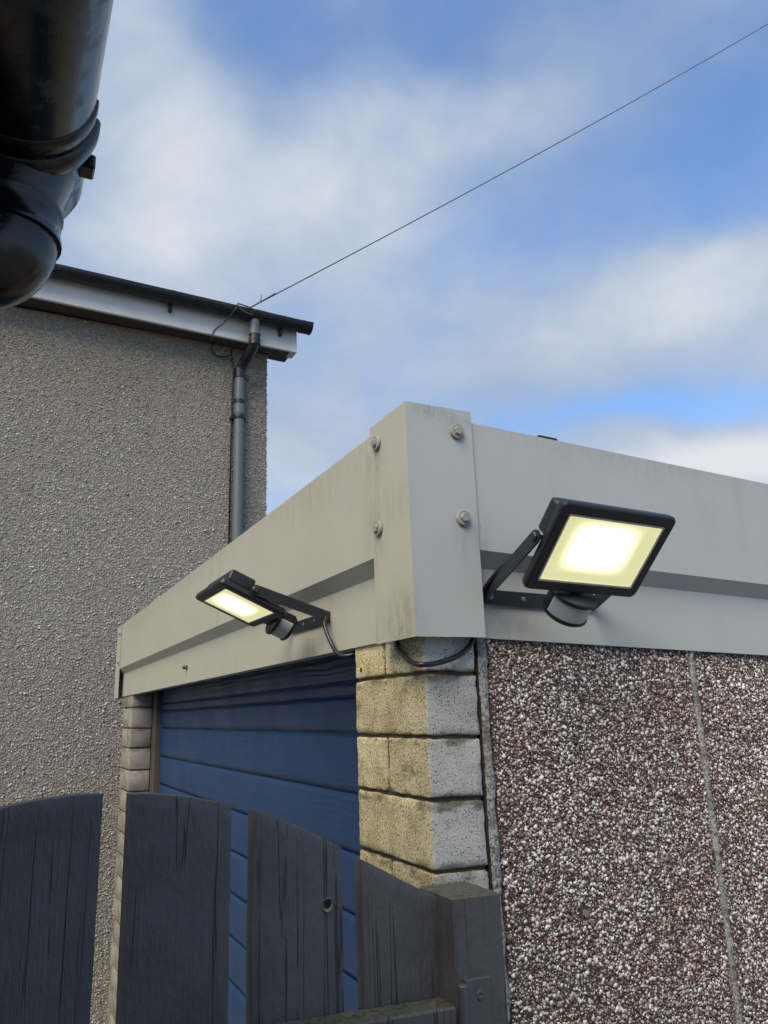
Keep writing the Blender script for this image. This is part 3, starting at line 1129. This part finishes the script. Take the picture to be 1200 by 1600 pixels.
mat_gasket = mat_simple('gasket_clear', (0.62, 0.62, 0.52), 0.3)
SC_R, SC_L = 1.0, 0.925
fl_r, LR, arR = floodlight('floodlight', 'lit black floodlight with sensor on the pebbled side of the garage, right of the corner', (0.244, -0.141, 0.1096),
                           (1, 0, -0.03), (0, -1, 0), R_(46.35), SC_R, (0.2500, 0.0225, 0.0625), (0.244, 0.02, 0.06), 'floodlights on the garage fascia')
fl_l, LL, arL = floodlight('floodlight', 'lit black floodlight with sensor above the blue garage door, left of the corner', (-0.1307, 0.477, 0.1027),
                           (0, -1, 0), (-1, 0, 0), R_(65.6), SC_L, (0.0225, 0.482, 0.0745), (0.02, 0.477, 0.07), 'floodlights on the garage fascia')
# cables
bm = bmesh.new()
tube(bm, spline([LR(-0.06, 0.0, -0.03), LR(-0.100, -0.004, -0.030), (0.139, -0.085, 0.115), (0.136, -0.040, 0.103), (0.133, -0.008, 0.086), (0.1285, 0.008, 0.070), (0.1245, 0.014, 0.055), (0.120, 0.016, 0.045)], 8), 0.0034, 10)
build('cable', bm, M_CABLE, fl_r, smooth=True)
bm = bmesh.new()
tube(bm, spline([(0.014, 0.372, 0.074), (0.006, 0.362, 0.055), (0.010, 0.338, 0.018), (0.014, 0.318, -0.0005), (0.024, 0.300, -0.006), (0.05, 0.288, 0.003)], 8), 0.0040, 10)
build('cable', bm, M_CABLE, fl_l, smooth=True)
bm = bmesh.new()
tube(bm, spline([(0.045, 0.128, 0.03), (0.026, 0.110, -0.003), (0.018, 0.075, -0.022), (0.012, 0.035, -0.036), (0.016, 0.012, -0.041), (0.045, 0.012, -0.038), (0.085, 0.016, -0.026), (0.112, 0.022, -0.006), (0.122, 0.026, 0.03)], 8), 0.0042, 10)
tag(build('electric_cable', bm, M_CABLE, None, smooth=True), 'black cable sagging in a loop below the fascia corner, over the top blocks', 'cable')

# ------------------------------------------------------------------ gate
G0 = Vector((-0.0494, -0.1216, 0))
GD = Vector((-0.99796, -0.06386, 0))
GN = Vector((0.06386, -0.99796, 0))        # towards the camera
gate = empty('garden_gate', tuple(G0 + Vector((0, 0, GROUND))), 'dark grey slatted wooden gate with an arched top in front of the garage', 'gate')


def gp(s, off, z):
    return G0 + GD * s + GN * off + Vector((0, 0, z))


tops = [(-0.002, -0.3234), (0.051, -0.2936), (0.1046, -0.2687), (0.1312, -0.2522), (0.1805, -0.2258), (0.2342, -0.2057), (0.263, -0.1925), (0.3164, -0.1803), (0.3677, -0.1754), (0.40, -0.1746), (0.4812, -0.1842)]
cf = np.polyfit([a for a, _ in tops], [b_ for _, b_ in tops], 4)


def top_z(s):
    if s > 0.40:
        s = 0.80 - s
    return float(np.polyval(cf, s))


PW, PG, PT = 0.104, 0.0264, 0.021
for i in range(6):
    s0 = i * (PW + PG)
    s1 = s0 + PW
    if i == 2:
        s0 -= 0.001
    jz = [0.0, 0.002, -0.001, 0.001, 0, 0][i]
    bm = bmesh.new()
    ns = 10
    nz = 26
    zbot = GROUND + 0.06
    front_, back_ = [], []
    for k_ in range(nz + 1):
        f = k_ / nz
        f = 1 - (1 - f) ** 1.8
        rf, rb = [], []
        for j in range(ns + 1):
            s = s0 + (s1 - s0) * j / ns
            zt = top_z(s) + jz + 0.0006 * mnoise.noise((s * 200, i, 0))
            z = zbot + (zt - zbot) * f
            edge = min(j, ns - j)
            wob = 0.0009 * mnoise.noise((i * 5.0, z * 14, j // ns))
            sv = s + (wob if edge == 0 else 0)
            cup = 0.0012 * math.sin(math.pi * j / ns) * (1 if i % 2 else -1)
            rnd = 0.0012 if edge == 0 or k_ == nz else 0.0
            zz = z - (0.0008 if (k_ == nz and edge == 0) else 0)
            rf.append(bm.verts.new(gp(sv, cup - rnd + 0.0007 * mnoise.noise((s * 60, z * 3, i)), zz - (rnd if k_ == nz else 0) * 0.3)))
            rb.append(bm.verts.new(gp(sv, -PT + cup + rnd, zz)))
        front_.append(rf)
        back_.append(rb)
    for k_ in range(nz):
        for j in range(ns):
            bm.faces.new((front_[k_][j], front_[k_][j + 1], front_[k_ + 1][j + 1], front_[k_ + 1][j]))
            bm.faces.new((back_[k_][j + 1], back_[k_][j], back_[k_ + 1][j], back_[k_ + 1][j + 1]))
        bm.faces.new((front_[k_][0], front_[k_ + 1][0], back_[k_ + 1][0], back_[k_][0]))
        bm.faces.new((front_[k_ + 1][ns], front_[k_][ns], back_[k_][ns], back_[k_ + 1][ns]))
    for j in range(ns):
        bm.faces.new((front_[nz][j], front_[nz][j + 1], back_[nz][j + 1], back_[nz][j]))
        bm.faces.new((front_[0][j + 1], front_[0][j], back_[0][j], back_[0][j + 1]))
    pk = build('picket', bm, M_PICKET, gate, auto=50)
    # knots: a worn hollow in the board, with a paler lower lip
    for (kn, ks, kz, kr) in ((1, 0.1497, -0.3085, 0.0068),):
        if kn == i:
            cc = gp(ks, 0.0012, kz)
            bm = bmesh.new()
            skin_rings(bm, [ring_pts(cc + GN * h, GD, Vector((0, 0, 1)), rr * kr, 20) for rr, h in ((1.35, -0.0018), (1.12, 0.0003), (1.0, 0.0004), (0.88, -0.0009), (0.5, -0.0012), (0.2, -0.0012))])
            for v in bm.verts:
                v.co += GD * 0.0020 * mnoise.noise(v.co * 120) + Vector((0, 0, 0.0028)) * mnoise.noise(v.co * 90)
            kb = build('knot', bm, M_PICKET, pk, smooth=True)
            if kn == 1:
                bm = bmesh.new()
                lo_, hi_ = [], []
                for q in range(11):
                    a = R_(150 + 200 * q / 10)
                    wdt = math.sin(math.pi * q / 10) * 0.42 * kr
                    u_ = GD * math.cos(a) + Vector((0, 0, math.sin(a)))
                    lo_.append(bm.verts.new(cc + u_ * (0.90 * kr) + GN * 0.0004))
                    hi_.append(bm.verts.new(cc + u_ * (0.90 * kr - wdt) + GN * -0.0004))
                for q in range(10):
                    bm.faces.new((lo_[q], lo_[q + 1], hi_[q + 1], hi_[q]))
                bmesh.ops.remove_doubles(bm, verts=bm.verts[:], dist=1e-5)
                bmesh.ops.solidify(bm, geom=bm.faces[:], thickness=0.0006)
                build('knot_lip', bm, M_KNOT, pk)
                bm = bmesh.new()
                cd = cc + Vector((0, 0, 0.0016))
                skin_rings(bm, [ring_pts(cd + GN * h, GD, Vector((0, 0, 1)), rr * kr, 16) for rr, h in ((0.70, -0.0014), (0.70, -0.0006), (0.4, -0.0004))])
                build('knot_hollow', bm, M_DARK, pk)
# rails (camera side) and hinge
for (zt, hgt) in ((-0.4235, 0.075), (-1.45, 0.075)):
    bm = bmesh.new()
    a, b_ = gp(0.0105, 0.0015, zt - hgt), gp(0.80, 0.034, zt)
    rings = []
    for s in [0.0105 + 0.79 * k_ / 24 for k_ in range(25)]:
        dz = 0.085 * (s - 0.0105) * (1 if zt > -1 else 0) * 0.9
        j1 = 0.0007 * mnoise.noise((s * 40, 0, zt))
        rings.append([gp(s, 0.0018, zt - hgt + dz), gp(s, 0.0018, zt + dz - 0.001 + j1), gp(s, 0.0035, zt + dz + j1), gp(s, 0.033, zt + dz - 0.0005 - j1), gp(s, 0.0352, zt + dz - 0.003), gp(s, 0.0352, zt - hgt + dz)])
    skin_rings(bm, rings)
    build('rail', bm, M_POST, gate, auto=30)
post = empty('gate_post', tuple(gp(-0.031, 0.0, GROUND)), 'square dark grey wooden gate post with mossy top beside the pebbled wall', 'post')
bm = bmesh.new()
S0, S1, F0, F1, ZT = 0.0035, -0.0665, -0.042, 0.0305, -0.3185
rings = []
nz = 30
for k_ in range(nz + 1):
    f = k_ / nz
    f = 1 - (1 - f) ** 1.6
    z = GROUND + (ZT - GROUND) * f
    c = 0.0025
    pts2 = [(S0, F0 + c), (S0, F1 - c), (S0 - c, F1), (S1 + c, F1), (S1, F1 - c), (S1, F0 + c), (S1 + c, F0), (S0 - c, F0)]
    ring = []
    for m_, (s, off) in enumerate(pts2):
        jj = 0.0010 * mnoise.noise((s * 50 + m_, off * 50, z * 16))
        zz = z
        if k_ == nz:
            zz = z - 0.05 * (s - S0) * -1 * 0.9 + 0.10 * (off - F1) * -0.25
            zz += 0.0008 * mnoise.noise((s * 300, off * 200, 2))
        ring.append(gp(s + jj, off + jj, zz))
    rings.append(ring)
ins = [gp(S0 - 0.002 + (S1 - S0 + 0.004) * 0 if False else s * 0.96 + (S0 + S1) / 2 * 0.04, off * 0.96, 0) for s, off in pts2]
rings.append([Vector((q.x, q.y, r.z + 0.0012)) for q, r in zip(ins, rings[-1])])
skin_rings(bm, rings)
build('post_shaft', bm, M_POST, post, auto=35)
# hinge: barrel and leaf on the post
hinge = empty('hinge', (0, 0, 0))
hinge.parent = gate
hinge.location = gp(0, F1, -0.45) - gate.location
zt, zb = -0.4045, -0.50
bm = bmesh.new()
tube(bm, [gp(0.0005, F1 + 0.0055, zb), gp(0.0005, F1 + 0.0055, zt - 0.001), gp(0.0005, F1 + 0.0055, zt + 0.0002)], [0.0055, 0.0055, 0.0045], 16)
build('barrel', bm, M_HINGE, hinge, auto=35)
bm = bmesh.new()
rings = []
for off in (F1 + 0.0008, F1 + 0.0046, F1 + 0.0054):
    e = 0.0008 if off > F1 + 0.005 else 0
    rings.append([gp(-0.004 - e, off, zb), gp(-0.0390 + e, off, zb), gp(-0.0390 + e, off, zt + 0.0015 - e), gp(-0.004 - e, off, zt + 0.0035 - e)])
skin_rings(bm, rings)
build('leaf', bm, M_HINGE, hinge, auto=30)
for (s, z) in ((-0.0235, -0.419), (-0.0235, -0.462)):
    bm = bmesh.new()
    cc = gp(s, F1 + 0.0054, z)
    skin_rings(bm, [ring_pts(cc + GN * h, GD, Vector((0, 0, 1)), rr, 16) for rr, h in ((0.0056, 0.0), (0.0050, 0.0009), (0.0036, 0.0012), (0.0022, 0.0010), (0.0016, 0.0002))])
    build('screw', bm, M_HINGE, hinge, auto=30)

# ------------------------------------------------------------------ house behind the garage
HY, HX = 3.65, 0.953
house = empty('neighbouring_house', (HX, HY, GROUND), 'grey roughcast house with white eaves board, black gutter and grey downpipe behind the garage', 'house')
HS = 0.024
bm = bmesh.new()
box(bm, (-6.0, HY, GROUND), (HX, HY + 7, 2.335), 0.01, 2)
hw = build('wall', bm, M_HARL, house)
x, z = scatter(-0.95, HX + 0.004, -1.8, 2.33, 0.0085)
sz = np.clip(rng.lognormal(math.log(0.0047), 0.34, len(x)), 0.002, 0.0095)
chip_mesh('roughcast', np.stack([x, HY + 0.001 + rng.normal(0, 0.002, len(x)), z], 1), sz, M_HCHIPS, hw, 0.5, ico=False)
# a strip of chips round the corner, so that its outline is rough
zz_ = np.linspace(0.6, 2.33, 330)
chip_mesh('roughcast', np.stack([HX + rng.normal(0, 0.002, 330), HY + rng.uniform(0, 0.02, 330), zz_], 1), np.clip(rng.lognormal(math.log(0.007), 0.3, 330), 0.003, 0.012), M_HCHIPS, hw, 1.0, ico=False)


def hz(x):
    return -HS * (x - 1.115)


FY = 3.50
bm = bmesh.new()
box(bm, (-6, FY, 2.300), (1.115, FY + 0.022, 2.52), 0.003, 1)
shear(bm, HS, 1.115)
fb = build('eaves_board', bm, M_UPVC, house)
bm = bmesh.new()
box(bm, (1.075, FY - 0.004, 2.297), (1.118, FY + 0.10, 2.522), 0.003, 1)
shear(bm, HS, 1.115)
build('eaves_corner', bm, M_UPVC, fb)
bm = bmesh.new()
box(bm, (-6, FY + 0.0225, 2.312), (1.10, HY + 0.05, 2.322), 0)
shear(bm, HS, 1.115)
build('soffit', bm, mat_simple('soffit_shade', (0.07, 0.06, 0.05), 0.8), house)  # soffit coloured dark to stand in for the shade under the eaves
bm = bmesh.new()
skin_rings(bm, [[Vector((xx, 3.47, 2.515)), Vector((xx, 3.47, 2.54)), Vector((xx, 7.0, 4.15)), Vector((xx, 7.0, 4.12))] for xx in (-6.0, 1.14)])
build('roof', bm, M_TILE, house)
bm = bmesh.new()
prism(bm, [(3.66, 2.33), (7.0, 2.33), (7.0, 4.0)], HX - 0.02, HX - 0.002, 0)
build('gable', bm, M_HARL, house)
GYC, GZ, GR = 3.440, 2.486, 0.058


def half_round(bm, x0, x1, r, th, yc, zc, slope, xref, a0=-8, a1=188, n=20, nx=2):
    rings = []
    for k_ in range(nx):
        xx = x0 + (x1 - x0) * k_ / (nx - 1)
        zc_ = zc - slope * (xx - xref)
        ring = []
        for i in range(n + 1):
            a = R_(180 + a0 + (a1 - a0) * i / n)
            ring.append(Vector((xx, yc + r * math.cos(a), zc_ + r * math.sin(a))))
        for i in range(n, -1, -1):
            a = R_(180 + a0 + (a1 - a0) * i / n)
            ring.append(Vector((xx, yc + (r - th) * math.cos(a), zc_ + (r - th) * math.sin(a))))
        rings.append(ring)
    skin_rings(bm, rings)


bm = bmesh.new()
half_round(bm, -6, 1.16, GR, 0.003, GYC, GZ, 0.022, 1.19, 0, 180)
gut = build('gutter', bm, M_BLACK2, house, auto=40)
for (xa, xb, rr) in ((1.120, 1.140, GR + 0.004), (1.155, 1.193, GR + 0.003), (0.245, 0.262, GR + 0.003), (0.985, 1.002, GR + 0.003), (0.745, 0.86, GR + 0.003), (-0.6, -0.583, GR + 0.003)):
    bm = bmesh.new()
    half_round(bm, xa, xb, rr, 0.006, GYC, GZ, 0.022, 1.19, 0, 180)
    if rr == GR + 0.003 and xb - xa < 0.02:
        zc_ = GZ - 0.022 * (xa - 1.19)
        box(bm, (xa - 0.002, GYC + 0.02, zc_ - 0.098), (xb + 0.002, FY - 0.002, zc_ - 0.03), 0.003, 1)
    build('gutter_bracket', bm, M_BLACK2, gut, auto=40)
bm = bmesh.new()
skin_rings(bm, [[Vector((xx, GYC + rr * math.cos(R_(180 + 180 * i / 16)), GZ + rr * math.sin(R_(180 + 180 * i / 16)))) for i in range(17)] for xx, rr in ((1.186, GR + 0.004), (1.196, GR + 0.004), (1.199, GR))])
build('stop_end', bm, M_BLACK2, gut)
# downpipe with swan neck
pipe = empty('downpipe', (0, 0, 0))
pipe.parent = house
pipe.location = Vector((0.748, 3.60, GROUND)) - house.location
bm = bmesh.new()
tube(bm, [(0.748, 3.600, GROUND + 0.05), (0.748, 3.600, 2.16)], 0.033, 20)
build('pipe', bm, M_PIPE, pipe, auto=40)
bm = bmesh.new()
tube(bm, [(0.799, GYC, 2.46), (0.799, GYC, 2.36)], 0.034, 18)
tube(bm, [(0.799, GYC, 2.375), (0.799, GYC, 2.335)], 0.039, 18)
build('outlet', bm, M_PIPE, pipe, auto=40)
bm = bmesh.new()
tube(bm, spline([(0.799, GYC, 2.36), (0.799, GYC, 2.285), (0.790, GYC + 0.03, 2.245), (0.760, GYC + 0.13, 2.175), (0.748, 3.600, 2.13), (0.748, 3.600, 2.09)], 5), 0.0345, 18)
build('swan_neck', bm, M_BLACK2, pipe, auto=40)
for (za, zb_, rr, mm) in ((2.085, 2.15, 0.039, M_BLACK2), (1.895, 1.925, 0.0385, M_BLACK2), (1.792, 1.812, 0.042, M_BLACK2), (2.262, 2.305, 0.0395, M_BLACK2), (1.825, 1.895, 0.0365, M_PIPE)):
    bm = bmesh.new()
    cx_, cy_ = (0.799, GYC) if za > 2.2 else (0.748, 3.60)
    tube(bm, [(cx_, cy_, za), (cx_, cy_, zb_)], rr, 18)
    if rr > 0.0415:
        box(bm, (cx_ - 0.05, 3.615, za), (cx_ + 0.05, HY + 0.004, zb_), 0.002, 1)
    build('pipe_collar', bm, mm, pipe, auto=40)

# overhead wire with its tail down the eaves
W0 = Vector((0.752, 3.375, 2.498))
W1 = Vector((6.1824, 2.8099, 6.8802))
wire = empty('overhead_wire', tuple(W0), 'thin dark overhead wire crossing the sky down to the house gutter', 'wire')
Wd = W1 - W0
bm = bmesh.new()
tube(bm, [W0 + Wd * t - Vector((0, 0, 0.10 * 4 * t * (1.6 - t) / 2.56 - 0.0)) * (1 if 0 < t < 1.6 else 0) for t in [1.6 * i / 24 for i in range(25)]], 0.0040, 6)
build('span', bm, M_WIRE, wire, smooth=True)
bm = bmesh.new()
tube(bm, spline([W0 + Wd * 0.03, W0, (0.735, 3.378, 2.50), (0.68, 3.40, 2.52), (0.665, 3.375, 2.495), (0.70, 3.378, 2.46), (0.77, 3.376, 2.445)], 6), 0.005, 6)
tube(bm, spline([(0.66, 3.378, 2.48), (0.60, 3.46, 2.40), (0.555, 3.494, 2.36), (0.535, 3.494, 2.325), (0.53, 3.494, 2.30), (0.53, 3.53, 2.28)], 6), 0.004, 6)
tube(bm, [(W0 + Wd * 0.012), (W0 + Wd * 0.012 + Vector((0.005, 0, 0.05)))], 0.003, 5)
build('tail', bm, M_WIRE, wire, smooth=True)
bm = bmesh.new()
cc = Vector((0.628, HY - 0.025, 2.285))
loop_pts = [cc + Vector((math.cos(a) * 0.068, 0.006 * math.sin(a * 2), math.sin(a) * 0.056)) for a in [R_(35 + 335 * i / 26) for i in range(27)]]
loop_pts += [Vector((0.70, 3.63, 2.23)), Vector((0.713, 3.625, 2.17)), Vector((0.708, 3.63, 2.05)), Vector((0.705, 3.635, 1.6)), Vector((0.705, 3.635, 0.9))]
tube(bm, loop_pts, 0.005, 6)
build('cable_loop', bm, M_CABLE, wire, smooth=True)

# ------------------------------------------------------------------ the near house: only its gutter end shows
near = empty('near_house', (-1.0, -0.5, GROUND), 'near house of which only the black gutter end and elbow pipe show at top left', 'house')
bm = bmesh.new()
box(bm, (-7, -9, GROUND), (-1.0, -0.5, 0.34), 0.01, 1)
build('wall', bm, M_HARL, near)
bm = bmesh.new()
box(bm, (-0.655, -9, 0.27), (-0.633, -0.33, 0.43), 0.002, 1)
build('eaves_board', bm, M_UPVC, near)
bm = bmesh.new()
box(bm, (-1.02, -9, 0.30), (-0.656, -0.34, 0.312), 0)
build('soffit', bm, M_UPVC, near)
bm = bmesh.new()
skin_rings(bm, [[Vector((-0.585, yy, 0.44)), Vector((-0.585, yy, 0.465)), Vector((-4.0, yy, 1.5)), Vector((-4.0, yy, 1.47))] for yy in (-9.0, -0.33)])
build('roof', bm, M_TILE, near)
NX, NZ, NR = -0.567, 0.362, 0.0555


def arc_ring(y, r, a0=0, a1=180, n=24, drop=0.0, th=None):
    pts = [Vector((NX + r * math.cos(R_(180 + a0 + (a1 - a0) * i / n)), y, NZ + drop + r * math.sin(R_(180 + a0 + (a1 - a0) * i / n)))) for i in range(n + 1)]
    if th:
        pts += [Vector((NX + (r - th) * math.cos(R_(180 + a0 + (a1 - a0) * i / n)), y, NZ + drop + (r - th) * math.sin(R_(180 + a0 + (a1 - a0) * i / n)))) for i in range(n, -1, -1)]
    return pts


bm = bmesh.new()
skin_rings(bm, [arc_ring(-9, NR, th=0.003), arc_ring(-0.432, NR, th=0.003)])
ng = build('gutter', bm, M_BLACK, near, auto=40)
# outlet body with rounded stop end
bm = bmesh.new()
prof = [(-0.434, NR + 0.0003), (-0.38, NR + 0.0005), (-0.337, NR + 0.0005), (-0.325, NR - 0.003), (-0.319, NR - 0.010), (-0.3175, NR - 0.02)]
skin_rings(bm, [arc_ring(y, r) for y, r in prof])
build('outlet_body', bm, M_BLACK, ng, auto=40)
for prof in ([(-0.448, NR), (-0.4465, NR + 0.0018), (-0.440, NR + 0.0024), (-0.434, NR + 0.0018), (-0.4335, NR)],
             [(-0.428, NR), (-0.4265, NR + 0.004), (-0.422, NR + 0.0060), (-0.415, NR + 0.0062), (-0.409, NR + 0.0050), (-0.4065, NR + 0.002), (-0.406, NR)]):
    bm = bmesh.new()
    skin_rings(bm, [arc_ring(y, r) for y, r in prof])
    build('gutter_union', bm, M_BLACK, ng, auto=50)
bm = bmesh.new()
box(bm, (-0.518, -0.397, 0.338), (-0.5055, -0.380, 0.352), 0.0015, 1)
build('clip_lug', bm, M_BLACK, ng)
elb = empty('elbow_pipe', (0, 0, 0))
elb.parent = near
OY = -0.386
elb.location = Vector((NX, OY, 0.28)) - near.location
bm = bmesh.new()
tube(bm, [(NX, OY, 0.325), (NX, OY, 0.295), (NX, OY, 0.26)], [0.047, 0.0385, 0.0385], 28)
build('spigot', bm, M_BLACK, elb, auto=50)
bm = bmesh.new()
tube(bm, [(NX, OY, z_) for z_ in (0.2895, 0.2885, 0.2850, 0.2835, 0.2660, 0.2645, 0.2610, 0.2600)], [0.0385, 0.0412, 0.0416, 0.0405, 0.0402, 0.0418, 0.0418, 0.039], 30)
build('socket', bm, M_BLACK, elb, auto=50)
bm = bmesh.new()
arc = [Vector((NX, OY, 0.268))]
for i in range(11):
    a = R_(75 * i / 10)
    arc.append(Vector((NX - 0.024 + 0.024 * math.cos(a), OY, 0.262 - 0.024 * math.sin(a))))
last = (arc[-1] - arc[-2]).normalized()
arc += [arc[-1] + last * 0.03, arc[-1] + last * 0.15]
tube(bm, arc, 0.0392, 30)
build('bend', bm, M_BLACK, elb, auto=50)
